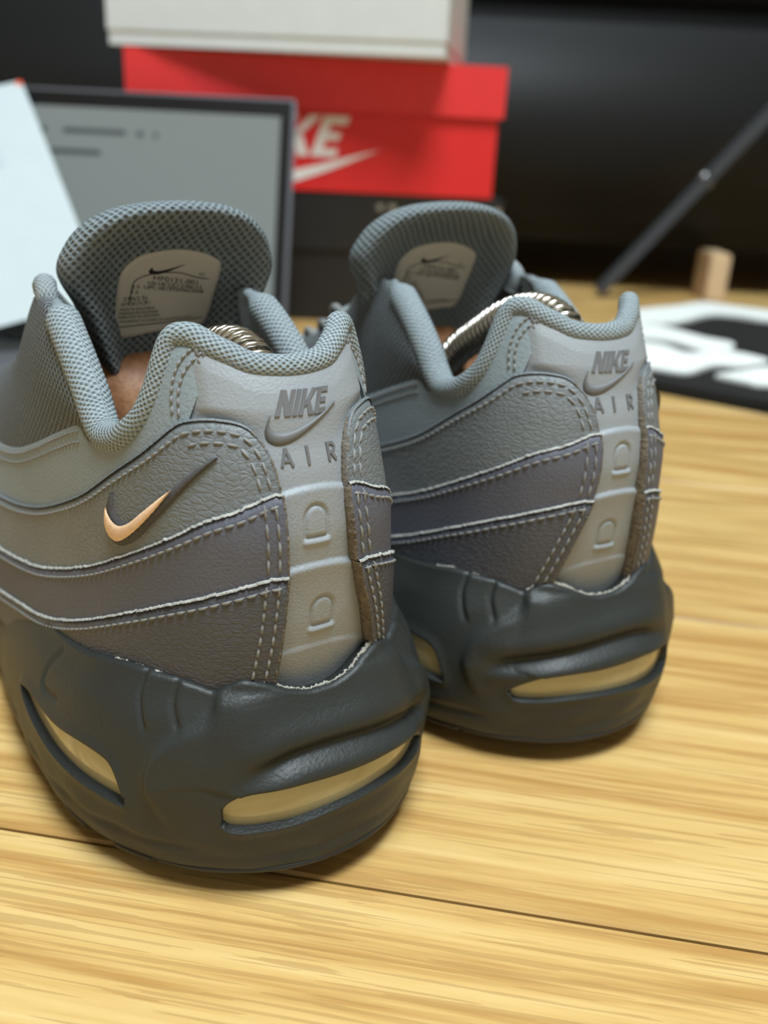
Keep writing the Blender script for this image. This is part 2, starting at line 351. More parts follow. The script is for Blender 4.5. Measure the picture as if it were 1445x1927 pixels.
# ---------------------------------------------------------------- laptop (screen seen, hinge behind the shoe)
m_alu = plain('laptop_aluminium', srgb(122, 124, 132), .38, .02, metal=.6); m_bez = plain('laptop_bezel', srgb(16, 17, 20), .3, .03); m_key = plain('keyboard_black', srgb(22, 24, 34), .5, .05)
t = NT('laptop_screen'); t.b.inputs['Emission Color'].default_value = srgb(132, 141, 138); t.b.inputs['Emission Strength'].default_value = .34; m_scr = t.done(srgb(70, 74, 74), .35, None, .3)
m_scrtxt = plain('screen_text', srgb(58, 64, 68), .5)
lap = thing('laptop', 'open silver laptop with grey document on its screen', 'laptop', (-.2395, .690, 0), radians(-1.5))
LW = .320
boxpart('base', (-LW/2, -.205, .002), (LW/2, .004, .014), m_alu, lap, .002)
dk = MB()
for r in range(5):
    for c_ in range(13): dk.box((-.135+c_*.0208, -.092+r*.0172, .014), (-.135+c_*.0208+.0172, -.092+r*.0172+.0142, .0152))
dk.build('keyboard', m_key, lap, smooth=False)
boxpart('trackpad', (-.055, -.19, .014), (.055, -.115, .0143), m_alu, lap, 0)
scr = bpy.data.objects.new('screen', None); 
TILT = radians(17)
def tl(b):       # tilt about the hinge line (x axis through y=0,z=.012)
    for k, V in enumerate(b.v):
        y, z = V[:, 1].copy(), V[:, 2].copy(); V[:, 1] = y*cos(TILT)+z*sin(TILT); V[:, 2] = .013-y*sin(TILT)+z*cos(TILT)
    return b
SH = .164
b = MB(); b.box((-LW/2, 0, 0), (LW/2, .006, SH)); lid_o = tl(b).build('screen_lid', m_alu, lap, smooth=False, bevel=.0015)
b = MB(); b.box((-LW/2+.0025, -.0006, .002), (LW/2-.0025, .0001, SH-.0025)); tl(b).build('bezel', m_bez, lap, smooth=False)
b = MB(); b.box((-LW/2+.011, -.0011, .018), (LW/2-.0105, -.0004, SH-.0135)); tl(b).build('display', m_scr, lap, smooth=False)
b = MB()
for (x, z, w) in ((-.055, .132, .034), (-.009, .132, .046), (.045, .1315, .005), (.0575, .1313, .003), (-.05, .117, .022), (-.018, .117, .037), (-.06, .098, .015)): b.box((x, -.0014, z), (x+w, -.001, z+.0035))
tl(b).build('screen_text', m_scrtxt, lap, smooth=False)
b = MB(); b.tube([(-LW/2+.02, .002, .0), (LW/2-.02, .002, .0)], .004, 10); tl(b).build('hinge', m_bez, lap)
# ---------------------------------------------------------------- printed sheet leaning on the laptop
m_paper = plain('white_paper', srgb(188, 198, 200), .7, .02); m_ink = plain('grey_ink', srgb(160, 176, 188), .7); m_or = plain('orange_ink', srgb(232, 84, 52), .6)
P0, P1, P2 = np.array([-.2767, .733, .1726]), np.array([-.178, .580, .047]), np.array([-.335, .53, .0165])
sheet = thing('paper_sheet', 'white printed paper sheet leaning against the laptop screen', 'paper', (-.25, .6, 0))
ex_ = (P1-P0); ex_l = np.linalg.norm(ex_); ex_ = ex_/ex_l; nn = np.cross(ex_, P2-P0); nn /= np.linalg.norm(nn); nn *= np.sign(nn[2]); ey_ = np.cross(nn, ex_); ey_ *= np.sign(ey_@(P2-P0))
base_o = np.array([-.25, .6, 0])
def shp(u, v, h): 
    bow = .004*np.sin(np.clip(u/ex_l, 0, 1)*pi)
    return P0-base_o+np.multiply.outer(u, ex_)+np.multiply.outer(v, ey_)+np.multiply.outer(h+bow, nn)
U, V = np.meshgrid(np.linspace(0, ex_l, 14), np.linspace(0, .2, 6), indexing='ij'); b = MB()
b.grid(shp(U, V, 0*U)); b.grid(shp(U, V, 0*U-.0003)[:, ::-1]); b.build('paper', m_paper, sheet)
b = MB(); a = np.linspace(0, 2*pi, 33)[:-1]; cu_, cv_ = .112, .058
G = np.stack([shp(cu_+r*np.cos(a), cv_+r*np.sin(a), 0*a+.0003) for r in (.0085, .0105)], 1); b.grid(G, cu=True)
for q in (((-.0075, -.001), (.0075, .001)), ((-.001, -.0075), (.001, .0))):
    u = np.array([q[0][0], q[1][0], q[1][0], q[0][0]])+cu_; v = np.array([q[0][1], q[0][1], q[1][1], q[1][1]])+cv_; b.add(shp(u, v, 0*u+.0003), [(0, 1, 2, 3)])
for k in range(7):
    u = np.array([.035+k*.0085]*2+[.0368+k*.0085]*2); v = np.array([.03, .12-.006*(k % 3), .12-.006*(k % 3), .03]); b.add(shp(u, v, 0*u+.0003), [(0, 1, 2, 3)])
b.build('printing', m_ink, sheet, smooth=False)
b = MB(); b.add(shp(np.array([.0, .005, .005, 0]), np.array([.0, 0, .004, .004]), np.array([.0004]*4)), [(0, 1, 2, 3)]); b.build('corner_mark', m_or, sheet, smooth=False)
# ---------------------------------------------------------------- black sofa front
m_blackl = plain('black_leather', srgb(22, 23, 24), .55, .05, 20, .0004, 500., spec=.35)
m_legw = plain('pale_wood_foot', srgb(214, 186, 150), .5, .08, 40)
sofa = thing('sofa', 'low black leather sofa on pale wooden feet behind the boxes', 'sofa', (0, 1.05, 0))
def rbox(name, lo, hi, mat, par, bev): return boxpart(name, lo, hi, mat, par, bev, True)
rbox('front_panel', (-1.15, 0, .05), (1.05, .06, .285), m_blackl, sofa, .022)
rbox('base', (-1.15, .062, .055), (1.05, .75, .28), m_blackl, sofa, .01)
for k in range(2): rbox('seat_cushion', (-1.14+k*1.1, -.01, .287), (-.05+k*1.1, .6, .42), m_blackl, sofa, .03)
rbox('backrest', (-1.15, .60, .29), (1.05, .78, .78), m_blackl, sofa, .05)
for x, y in ((.328, -.034), (.985, -.034), (-1.08, -.034), (-.37, -.034), (-1.08, .68), (.985, .68)):
    f_ = MB(); f_.box((x+.004, y, 0), (x+.025, y+(.05 if y < 0 else .04), .049)); f_.build('foot', m_legw, sofa, smooth=False, bevel=.002)
# ---------------------------------------------------------------- slanted metal bar leaning in front of the sofa
m_bar = plain('dark_grey_metal', srgb(74, 77, 82), .45, .03, metal=.3); m_rivet = plain('rivet_steel', srgb(165, 165, 165), .3, .02, metal=.8)
A, B = Vector((.2150, 1.005, .0055)), Vector((.4325, 1.025, .268)); B = A+(B-A)*1.45; B.y = 1.032
bar = thing('metal_bar', 'slim dark grey metal bar with rivet leaning against the sofa', 'bar', tuple(A))
q = (B-A).to_track_quat('X', 'Y'); Lb = (B-A).length
b = MB(); b.box((0, -.0055, -.0065), (Lb, .0055, .0065)); o = b.build('shaft', m_bar, bar, smooth=False, bevel=.001); o.rotation_mode = 'QUATERNION'; o.rotation_quaternion = q
b = MB(); ph = np.linspace(0, pi/2, 5); a = np.linspace(0, 2*pi, 13)[:-1]; PH, AA = np.meshgrid(ph, a, indexing='ij'); RL = .151
for sg in (-1, 1): b.grid(np.stack([RL+.006*np.cos(PH)*np.cos(AA), sg*(.0055+.003*np.sin(PH)), .006*np.cos(PH)*np.sin(AA)], -1), cv=True)
o = b.build('rivet', m_rivet, bar); o.rotation_mode = 'QUATERNION'; o.rotation_quaternion = q
# ---------------------------------------------------------------- black rug with white strokes
m_rug = plain('black_pile', srgb(17, 17, 17), .95, .2, 500, .002, 700.); m_rugw = plain('white_pile', srgb(236, 240, 236), .95, .03, 500, .002, 600.)
rug = thing('rug', 'black tufted rug with bold white brush strokes beside the sneakers', 'rug', (.35, .72, 0))
n0 = np.array([.163258, .605177]); n1 = np.array([.232732, .556739]); dx = (n1-n0)/np.linalg.norm(n1-n0); dy = np.array([-dx[1], dx[0]])
ring = []
LX0, LX1, LY0, LY1, rr = -.075, .48, 0., .34, .02
for cx_, cy_, a0 in ((LX1-rr, LY0+rr, -90), (LX1-rr, LY1-rr, 0), (LX0+rr, LY1-rr, 90), (LX0+rr, LY0+rr, 180)):
    for k in range(6): aa = radians(a0+k*18); ring.append((cx_+rr*cos(aa), cy_+rr*sin(aa)))
ring = np.array(ring); W2 = n0+ring[:, :1]*dx+ring[:, 1:]*dy-np.array([.35, .72]); nR = len(W2); b = MB(); cen = W2.mean(0)
b.add(np.vstack([np.c_[W2, np.full(nR, .0005)], np.c_[W2, np.full(nR, .0065)], np.c_[cen+(W2-cen)*.992, np.full(nR, .0085)]]),
      [tuple(range(nR))[::-1]]+[(i, (i+1) % nR, nR+(i+1) % nR, nR+i) for i in range(nR)]+[(nR+i, nR+(i+1) % nR, 2*nR+(i+1) % nR, 2*nR+i) for i in range(nR)]+[tuple(range(2*nR, 3*nR))])
b.build('pile', m_rug, rug, smooth=False)
ST = [[(0.205,.855),(0.266,.899),(0.303,.931),(0.328,.917),(0.357,.901),(.40,.90),(.39,.845),(0.336,.844),(0.31,.862),(0.289,.86),(0.249,.814),(0.219,.799),(0.193,.776)],
 [(0.185,.796),(0.223,.787),(0.248,.745),(0.265,.727),(0.255,.704),(0.232,.693),(0.213,.726),(0.182,.737)],
 [(0.166,.714),(0.203,.707),(0.217,.68),(0.249,.695),(0.27,.675),(0.269,.663),(0.243,.644),(0.226,.645),(0.2,.618),(0.183,.623),(0.172,.633),(0.178,.65),(0.164,.661)],
 [(0.216,.613),(0.237,.626),(0.263,.644),(.31,.655),(.30,.61),(0.244,.592),(0.229,.6)]]
for s in ST:
    c_ = catmull(s+[s[0]], 5)[:-1]; n = len(c_); p = c_-np.array([.35, .72]); cc = p.mean(0); b = MB()
    b.add(np.vstack([np.c_[p, np.full(n, .008)], np.c_[p, np.full(n, .0105)], np.c_[cc+(p-cc)*.985, np.full(n, .0115)]]),
          [(i, (i+1) % n, n+(i+1) % n, n+i) for i in range(n)]+[(n+i, n+(i+1) % n, 2*n+(i+1) % n, 2*n+i) for i in range(n)]+[tuple(range(2*n, 3*n))])
    b.build('white_stroke', m_rugw, rug, smooth=False)
# ---------------------------------------------------------------- sneaker materials
m_quarter = plain('blue_grey_nubuck', srgb(136, 147, 152), .62, .05, 45, .0003, 1500.)
m_tab = plain('pale_grey_moulded_heel', srgb(146, 151, 155), .5, .03, 45, .0002, 1800.)
m_emb = plain('embossed_grey', srgb(104, 105, 106), .55, .04)
m_p2 = leather('mid_grey_leather', srgb(114, 119, 121)); m_p3 = plain('plum_grey_nubuck', srgb(90, 92, 103), .62, .06, 45, .0003, 1500.); m_p4 = leather('dark_grey_leather', srgb(80, 82, 90))
m_raw = plain('pale_cut_edge', srgb(168, 167, 160), .95, .3, 700, .0006, 1400.); m_rawd = plain('brown_grey_cut_edge', srgb(112, 104, 92), .95, .35, 800, .0008, 1600.)
m_mid = plain('charcoal_rubber_foam', srgb(43, 46, 44), .48, .10, 40, .0002, 1300., spec=.4)
m_out = plain('black_rubber', srgb(30, 31, 31), .5, .1, 60)
m_air = plain('amber_air_unit', srgb(178, 167, 128), .10, .06, 25, spec=.6, Coat_Weight=.5, Coat_Roughness=.08)
m_glue = plain('dried_glue', srgb(170, 166, 154), .9, .2, 900, .0005, 1500.)
m_thr = plain('grey_thread', srgb(136, 137, 136), .8, .1, 900); m_thrd = plain('dark_thread', srgb(78, 76, 76), .8, .15, 900); m_thrp = plain('peach_thread', srgb(244, 206, 170), .75, .06, 1200)
m_collar = knit('collar_mesh', srgb(150, 161, 165), srgb(78, 84, 88), .00095, .0007)
m_tongue = knit('tongue_mesh', srgb(130, 140, 144), srgb(36, 39, 41), .00150, .0012)
m_side = knit('side_mesh', srgb(116, 122, 125), srgb(16, 17, 18), .00150, .0013, sx=1.0, holesize=.38)
m_lining = plain('dark_lining', srgb(52, 54, 55), .9, .1, 300)
m_lace = knit('lace_weave', srgb(150, 158, 160), srgb(90, 95, 97), .0007, .0004)
m_label = plain('label_white', srgb(200, 194, 182), .55, .03); m_lblink = plain('label_ink', srgb(30, 28, 30), .6, .02)
m_insole = plain('insole_fabric', srgb(48, 50, 52), .9, .1, 400)
m_tree = wood('shoe_tree_wood', srgb(190, 142, 104), srgb(172, 122, 86), srgb(150, 100, 66), .5, 1.6)
m_spring = plain('spring_steel', srgb(205, 200, 190), .22, .02, metal=1.)
# ---------------------------------------------------------------- curves on the upper: (arc from heel centre, height) in mm
ED_A = [(8.7,86.8),(9.4,90.7),(10.7,94.1),(12.6,96.5),(15.6,97.8),(20.9,98.1),(26.5,97.2),(30.4,95.3),(39.1,89.8),(49.9,83.3),(63,75),(77.6,67.9),(92,62.2),(108,57.8),(125,55.1),(150,52),(185,47),(225,40),(270,34),(316,32)]
BT_A = [(8.4,82),(8.6,82),(9.2,82),(11,81.5),(15,80),(20,78),(26,75),(30.4,72.5),(39.1,67),(49.9,61),(63,54),(77.6,48),(92,43.5),(108,40),(125,38),(150,35),(185,31),(225,27),(270,25),(316,25)]
ED_B = [(8.3,85.4),(11.2,85.1),(17.6,82.4),(24.1,79.9),(33.7,74.2),(43.2,68.6),(56.1,61.5),(71.4,54.6),(85.8,49.3),(99.5,45.8),(112.6,43.3),(122.7,42.2),(150,39),(185,34),(225,27)]
BT_B = [(7.7,66),(10,65.5),(15.5,63),(22,60.5),(31,56.5),(41,51),(54,44.5),(70,37.5),(85,32.5),(99.5,29.5),(112.6,27),(122.7,26),(150,25),(185,24),(225,23)]
ED_C = [(7.7,69.9),(11.5,69.7),(17.5,67.8),(23.7,65.3),(32.1,61.5),(41.1,56.8),(49.6,52.2),(59.4,47.2),(71,42.2),(83.7,37.9),(98.1,34.7),(113,31.7),(130,29),(160,26)]
BT_C = [(9.6,27),(12.5,27),(18,27),(24,27),(32,27),(41,27),(50,27),(59.4,26),(71,25),(83.7,24),(98.1,23),(113,23),(130,23),(160,22)]
ED_Q = [(25.9,97.5),(25.2,101.4),(22.8,105.2),(17.8,109.1),(22,111.1),(25.8,110.8),(28.2,109.2),(31.2,105.2),(34.7,100.2),(39.2,95.2),(44.7,91.3),(50.3,88.7),(57.6,87.7),(63,88),(67.7,89.6),(81.5,84.3),(96.7,77.6),(111.6,72.1),(127.9,69),(150,67),(185,60),(225,52),(270,46),(316.6,44)]
BT_Q = [(27.5,93.5),(28,93.2),(28.5,92.9),(29,92.6),(30,92),(31,91.5),(32,91),(34,90),(37,88),(41,85.5),(46,82.5),(51,79.5),(58,75),(63.5,71.5),(68,69),(81.5,63),(96.7,57.5),(111.6,53.5),(127.9,51),(150,48),(185,43),(225,37),(270,30),(316.6,30)]
CO = [(0,106.1),(3.7,106.2),(10,106.8),(14.1,108.3),(18.3,109.7),(22,111.1),(25.8,110.8),(28.2,109.2),(31.2,105.2),(34.7,100.2),(39.2,95.2),(44.7,91.3),(50.3,88.7),(57.6,88),(63,91),(68,96),(76,102),(86,107.5),(93,110)]
TOP_M = [(57.6,88.5),(63,93),(68,97.5),(76,103),(86,108),(94,110.5),(103,110)]
medial_d = pchip([26,43,52,59,66,71,77,83,87.5,92,97,112], [6.5,6.0,4.5,3.0,1.1,.1,-.8,-1.4,-1.2,-.8,0,0])
L_OFF = dict(tab=-.8, quarter=0., p2=.8, p3=1.5, p4=2.2)
def warp(sig, z, sd):
    """sd=+1 left flank, -1 right flank; the inner (medial) flank's heel edge flares out at the bottom"""
    a = np.abs(sig)
    if sd == -SIDE: a = a+medial_d(z)*np.exp(-((a-8)/14.)**2)
    return sd*a
def SU(sig, z, off, sd): return upper(warp(sig, z, sd), z, off)/1000
def ruled(ed, bt, n, m):
    a, b = catmull(ed, n), catmull(bt, n); k = np.linspace(0, 1, m)[None, :, None]
    return a[:, None]*(1-k)+b[:, None]*k
def panel(mb, ed, bt, off, sd, n=8, m=14, sag=0., lip=1.5, offf=None):
    G = ruled(ed, bt, n, m); S, Z = G[..., 0], G[..., 1]; o = np.full(S.shape, off)
    if offf is not None: o = o+offf(S, Z)
    o[:, 0] -= .35
    P = SU(S, Z, o, sd); E = SU(S[:, 0], Z[:, 0], o[:, 0]-lip, sd)[:, None]
    P = np.concatenate([E, P], 1); UV = np.stack([np.concatenate([S[:, :1], S], 1), np.concatenate([Z[:, :1], Z], 1)], -1)/1000
    if sd < 0: P = P[::-1]; UV = UV[::-1]
    mb.grid(P, UV)
def resample(c, step):
    L = np.r_[0, np.cumsum(np.hypot(*np.diff(c, axis=0).T))]; n = max(2, int(L[-1]/step)); t = np.linspace(0, L[-1], n)
    return np.stack([np.interp(t, L, c[:, 0]), np.interp(t, L, c[:, 1])], -1)
def inset(c, d):
    T = np.gradient(c, axis=0); T /= np.linalg.norm(T, axis=1, keepdims=True)+1e-9
    return c+np.stack([T[:, 1], -T[:, 0]], -1)*d
STB = None
def stitches(mb, curve, off, sd, pitch=2.3, ln=.84, r=.31):
    """short thread capsules along a (arc,height) curve"""
    c = resample(np.asarray(curve, float), pitch*1.0)
    for k in range(len(c)-1):
        a, b = c[k], c[k]+(c[k+1]-c[k])*ln
        m_ = np.array([a*(1-t)+b*t for t in (0, .25, .75, 1)])
        P = SU(m_[:, 0], m_[:, 1], np.array([off-.12, off+.16, off+.16, off-.12]), sd)
        mb.tube(P, np.array([.10, r, r, .10])/1000, 5, cap=False)
def edge_ribbon(mb, curve, o0, o1, sd, jit=.30, w=.22, step=.3):
    """frayed cut edge of a leather panel"""
    c = resample(np.asarray(curve, float), step); n = len(c); nrm = inset(c, 1)-c
    j = rng.normal(0, jit, n); js = np.convolve(j, [.25, .5, .25], 'same')
    rows = [(0.5, o0), (0.0, o0+.05), (-.25, (o0+o1)/2), (-.12, o1-.05), (w, o1+.03)]
    G = []
    for q, o in rows:
        cc = c+nrm*(q-(.6*np.abs(js) if q < .5 else 0*js))[:, None]; G.append(SU(cc[:, 0], cc[:, 1], np.full(n, o)+(j*.3 if q < .5 else 0), sd))
    P = np.stack(G, 1); mb.grid(P if sd > 0 else P[::-1])
def poly_sd(P, poly):
    """signed distance (negative inside) and nearest boundary point of 2-D points to closed polygon"""
    sh = P.shape[:-1]; P = P.reshape(-1, 2); best = np.full(len(P), 1e9); near = np.zeros_like(P); ins = np.zeros(len(P), bool)
    for a, b in zip(poly, np.roll(poly, -1, 0)):
        d = b-a; t = np.clip(((P-a)@d)/(d@d+1e-12), 0, 1); q = a+t[:, None]*d; dd = np.hypot(*(P-q).T); u = dd < best; best[u] = dd[u]; near[u] = q[u]
        if a[1] != b[1]:
            c = ((a[1] > P[:, 1]) != (b[1] > P[:, 1])) & (P[:, 0] < (b[0]-a[0])*(P[:, 1]-a[1])/(b[1]-a[1])+a[0]); ins ^= c
    return np.where(ins, -best, best).reshape(sh), near.reshape(sh+(2,))
def line_sd(P, line):
    """distance and side (+ = right of travel) of points to an open polyline, with position along it 0..1"""
    sh = P.shape[:-1]; P = P.reshape(-1, 2); best = np.full(len(P), 1e9); side = np.zeros(len(P)); pos = np.zeros(len(P)); n = len(line)-1
    for i in range(n):
        a, b = line[i], line[i+1]; d = b-a; tt = ((P-a)@d)/(d@d+1e-12); t = np.clip(tt, 0, 1); q = a+t[:, None]*d; dd = np.hypot(*(P-q).T); u = dd < best
        best[u] = dd[u]; side[u] = np.sign(d[0]*(P[u, 1]-a[1])-d[1]*(P[u, 0]-a[0]))*-1; pos[u] = (i+t[u])/n
    return best.reshape(sh), side.reshape(sh), pos.reshape(sh)
def closed(pts, n=6): return catmull(list(pts)+[pts[0]], n)[:-1]
WIN_REAR = closed([(25,19.2),(24.2,23),(21,25.5),(16.5,26.6),(10,26.9),(1.3,26.5),(-6.7,26.3),(-14,26.4),(-21,25.2),(-27.5,21.5),(-28.5,19.5),(-26.5,17.3),(-18.8,17.6),(-11.8,18.2),(-4,18),(3.5,17.5),(10.3,16.6),(16.5,16.1),(21,16),(24,16.9)])
WIN_SIDE = closed([(96,24),(89.2,25.8),(72.2,27.1),(60.5,28.5),(53,28.3),(49.6,26.8),(47.3,22.8),(46.3,19.2),(47.5,18.4),(55.6,19),(64.9,19.5),(76.7,20),(86.2,21),(94,22.6)])
GROOVE = catmull([(21,28.6),(16,30.6),(10,32),(2,32.2),(-8,31.6),(-18,30.6),(-28,28.4),(-36,26)], 6)
FOLD = catmull([(26.9,46.5),(27.3,42.5),(30.6,39.8),(35.1,37.1),(39.4,32.6),(41.1,26.3),(38.9,20.5),(35,15)], 6)
LN1 = catmull([(45.2,48),(45.8,43.4),(44.2,39.3),(42.1,35.7)], 6); LN2 = catmull([(36.7,48),(37.2,43.4),(36,40.4),(34.4,37.2)], 6)
LMARK = catmull([(80.3,38.8),(83,35),(83.6,32),(82.4,30.2),(78,30.4),(74,31.2)], 6)
def mid_disp(S, Z):
    """relief of the foam: S arc from heel centre with + on the OUTER flank"""
    P = np.stack([S, Z], -1); o = np.zeros(S.shape)
    for flip in (1, -1):
        Q = P*np.array([flip, 1]); near = np.abs(Q[..., 0]-60) < 62
        q = Q[near]; e = np.zeros(len(q))
        d, sd, ps = line_sd(q, FOLD); tp = np.clip(ps/.08, 0, 1)*np.clip((1-ps)/.25, 0, 1)
        e += 2.1*tp*(.5+.5*np.tanh(sd*d/.9))*np.exp(-d/11.)
        for ln, am in ((LN1, .9), (LN2, .8)):
            d, sd, ps = line_sd(q, ln); e -= am*np.exp(-(d/.75)**2)*np.clip((1-ps)/.2, 0, 1); e += .6*(.5+.5*np.tanh(sd*d/.5))*np.exp(-d/5.)*np.clip((1-ps)/.2, 0, 1)
        d, sd, ps = line_sd(q, LMARK); e -= .6*np.exp(-(d/.8)**2)
        o[near] += e*np.clip((q[:, 0]+2)/16, 0, 1)
    nr = np.abs(S) < 60
    d, sd, ps = line_sd(P[nr], GROOVE); tp = np.clip(ps/.25, 0, 1)*np.clip((1-ps)/.12, 0, 1)
    o[nr] += -1.7*tp*np.exp(-(d/1.9)**2)+1.0*tp*np.exp(-((d*sd+3.6)/2.0)**2)+.8*tp*np.exp(-((d*sd-5)/3.0)**2)
    # rim round the windows and a soft ledge above the outsole
    for w in (WIN_REAR, WIN_SIDE, WIN_SIDE*np.array([-1, 1])):
        nr = (S > w[:, 0].min()-8) & (S < w[:, 0].max()+8)
        sdv, _ = poly_sd(P[nr], w); o[nr] += .55*np.exp(-(np.clip(sdv, 0, None)/1.6)**2)
    o -= .55*np.exp(-((Z-10.5)/1.1)**2)*np.clip((np.abs(S)-28)/10, 0, 1)
    o += .25*np.sin(S*.35+.9*np.sin(Z*.3))*np.exp(-((Z-10)/5.)**2)
    return o
def build_sneaker(side, label, swoosh_label):
    global SIDE
    SIDE = side
    ox, oy, ph = (-.00575, .15457, 35.) if side > 0 else (.0610, .2026, 29.)
    root = thing('sneaker', label, 'shoe', (ox, oy, 0), radians(ph+90), 'pair of grey sneakers')
    # ---- midsole
    sg = np.r_[np.arange(-104, 104.01, .5), np.arange(108, MLEN, 3.5)]; sg = np.r_[np.arange(-MLEN+1.5, -104, 3.5), sg]
    T = mid_top(np.abs(sg)); wins = [WIN_REAR*np.array([side, 1]), WIN_SIDE, WIN_SIDE*np.array([-1, 1])]
    lo = np.full(len(sg), np.nan); hi = lo.copy(); wmask = np.zeros(len(sg), bool)
    for w in wins:
        for c_ in np.where((sg > w[:, 0].min()) & (sg < w[:, 0].max()))[0]:
            a_, b_ = w, np.roll(w, -1, 0); cr = (a_[:, 0]-sg[c_])*(b_[:, 0]-sg[c_]) <= 0
            zz = a_[cr, 1]+(sg[c_]-a_[cr, 0])/(b_[cr, 0]-a_[cr, 0]+1e-9)*(b_[cr, 1]-a_[cr, 1]); lo[c_], hi[c_] = zz.min(), zz.max(); wmask[c_] = hi[c_]-lo[c_] > .3
    ok = ~np.isnan(lo); dist = np.min(np.abs(sg[:, None]-sg[None, ok]), 1); lo = np.interp(sg, sg[ok], lo[ok])-np.minimum(dist*.3, 4); hi = np.interp(sg, sg[ok], hi[ok])+np.minimum(dist*.3, 4)
    lo = np.clip(lo, 6, T-14); hi = np.clip(hi, lo+.05, T-8)
    lin = lambda a, b, n: a[:, None]+(b-a)[:, None]*np.linspace(0, 1, n)[None]
    Z = np.concatenate([lin(np.full(len(sg), 3.), lo, 24), lin(lo+.04, hi-.04, 18), lin(hi, T, 44)], 1); S = np.repeat(sg[:, None], Z.shape[1], 1)
    inside = np.zeros(S.shape, bool); inside[:, 24:42] = wmask[:, None]
    o = mid_disp(S*side, Z); rec = np.where(inside, -4.5, 0.)
    P = midsole(S, Z, o+rec)
    tz = Z[:, -1]
    lip = [midsole(sg, tz+.35, o[:, -1]-.8), midsole(sg, tz+.1, o[:, -1]-2.2), midsole(sg, tz-1.6, o[:, -1]-6.), midsole(sg, tz-4, o[:, -1]-12.)]
    bot = midsole(sg, np.full(len(sg), 3.), -3.)
    G = np.concatenate([bot[:, None], P]+[l[:, None] for l in lip], 1)/1000
    mb = MB(); mb.grid(G, cu=True); mid_o_ = mb.build('midsole', m_mid, root)
    # crust of dried glue where foam meets leather
    mb = MB()
    for g0, g1, amp in ((-27, -12, 1.0), (-12, 14, .45), (14, 27, .6), (40, 58, .3), (-60, -38, .25)):
        gs = np.arange(g0, g1, .35)*side; r_ = amp*np.convolve(np.abs(rng.normal(0, .55, len(gs))), [.25, .5, .25], 'same')+.10
        pt = midsole(gs, mid_top(np.abs(gs))+.25+.3*rng.normal(0, .3, len(gs)), np.interp(gs, sg, o[:, -1])-1.6+.5*rng.normal(0, .3, len(gs))); mb.tube(pt/1000, r_/1000, 6)
    mb.build('glue_crust', m_glue, mid_o_, kind='stuff')
    # ---- air units in the windows
    for w in wins:
        s0, s1, z0, z1 = w[:, 0].min()-2, w[:, 0].max()+2, w[:, 1].min()-1.5, w[:, 1].max()+2
        A_, B_ = np.meshgrid(np.linspace(s0, s1, 60), np.linspace(z0, z1, 14), indexing='ij')
        kz = (B_-z0)/(z1-z0); P = midsole(A_, B_, -2.6+1.5*np.sin(pi*np.clip(kz*.85, 0, 1))**.6)
        mb = MB(); mb.grid(P/1000); mb.build('air_unit', m_air, mid_o_)
    # ---- outsole
    rows = [(0., -6.), (0., -.2), (.6, .35), (3.0, .4), (4.2, .1), (4.4, -1.5)]; Gs = []
    for z, of in rows:
        wob = .5*np.sign(np.sin(sg*.30))*(np.abs(sg) > 40)*(z < 3.5)
        Gs.append(midsole(sg, np.full(len(sg), z), of+wob))
    G = np.stack(Gs, 1); cx = G[:, 0].copy(); cx[:, 1] *= .02; G = np.concatenate([cx[:, None], G], 1)/1000
    mb = MB(); mb.grid(G, cu=True); mb.build('outsole', m_out, root)
    # ---- heel strip with moulded relief
    sgt = np.arange(-31, 31.01, .3); zt_f = pchip([p[0] for p in CO[:12]], [p[1] for p in CO[:12]])
    kk = np.linspace(0, 1, 300); S = np.repeat(sgt[:, None], 300, 1); Zt = zt_f(np.abs(sgt))+1.2; Z = 27+kk[None]*(Zt[:, None]-27)
    ss = lambda x: np.clip(x, 0, 1)**2*(3-2*np.clip(x, 0, 1))
    def tab_base(S, Z):
        o = np.full(np.shape(S), L_OFF['tab'])
        for zl, amp in ((86.6, 1.0), (71.3, 1.0), (52.8, .35)):
            d = zl-.016*(S-side*.6)**2-Z; o = o+amp*np.where(d > 0, np.exp(-d/5.5), 0)*(.5+.5*np.tanh((d-.4)/.45))
        zt_ = zt_f(np.abs(S))+1.2; a_ = np.abs(S)
        kk_ = 1-ss((a_-4)/16); pil = ss((Z-97.4+5*kk_)/(3.0+5*kk_))*np.sqrt(np.clip((zt_-Z)/5, 0, 1))
        return o+1.25*pil*ss((26.5-a_)/7)
    o = tab_base(S, Z)
    for cx, cz, hw in ((.9, 79.4, 2.9), (-.9, 59.9, 2.9)):
        cx *= side
        arch = np.array([(-hw, -3.1), (hw, -3.1), (hw, .6)]+[(hw*cos(t), .6+3.0*sin(t)) for t in np.linspace(.2, pi-.2, 9)]+[(-hw, .6)])+np.array([cx, cz])
        m_ = (np.abs(S-cx) < 6) & (np.abs(Z-cz) < 7); sdv, _ = poly_sd(np.stack([S, Z], -1)[m_], arch)
        o[m_] += -.5*np.exp(-((sdv+.2)/.40)**2)+.35*np.exp(-((Z[m_]-(cz-4.0))/.55)**2)*ss((hw+.6-np.abs(S[m_]-cx))/.8)
    mb = MB(); mb.grid(upper(S, Z, o)/1000, np.stack([S, Z], -1)/1000); tab = mb.build('heel_tab', m_tab, root)
    # raised lettering on the heel strip: text runs from the left flank to the right as seen from behind
    def fh(base):
        def f(q, h):
            sx_ = base['s0']-q[:, 0]*base['w']; zz = base['z']+q[:, 1]*base['h']+base.get('sl', 0)*q[:, 0]
            return upper(sx_, zz, tab_base(sx_, zz)+h)/1000
        return f
    qs, ww = word('NIKE', BOLD, .06, .46); mb = MB()
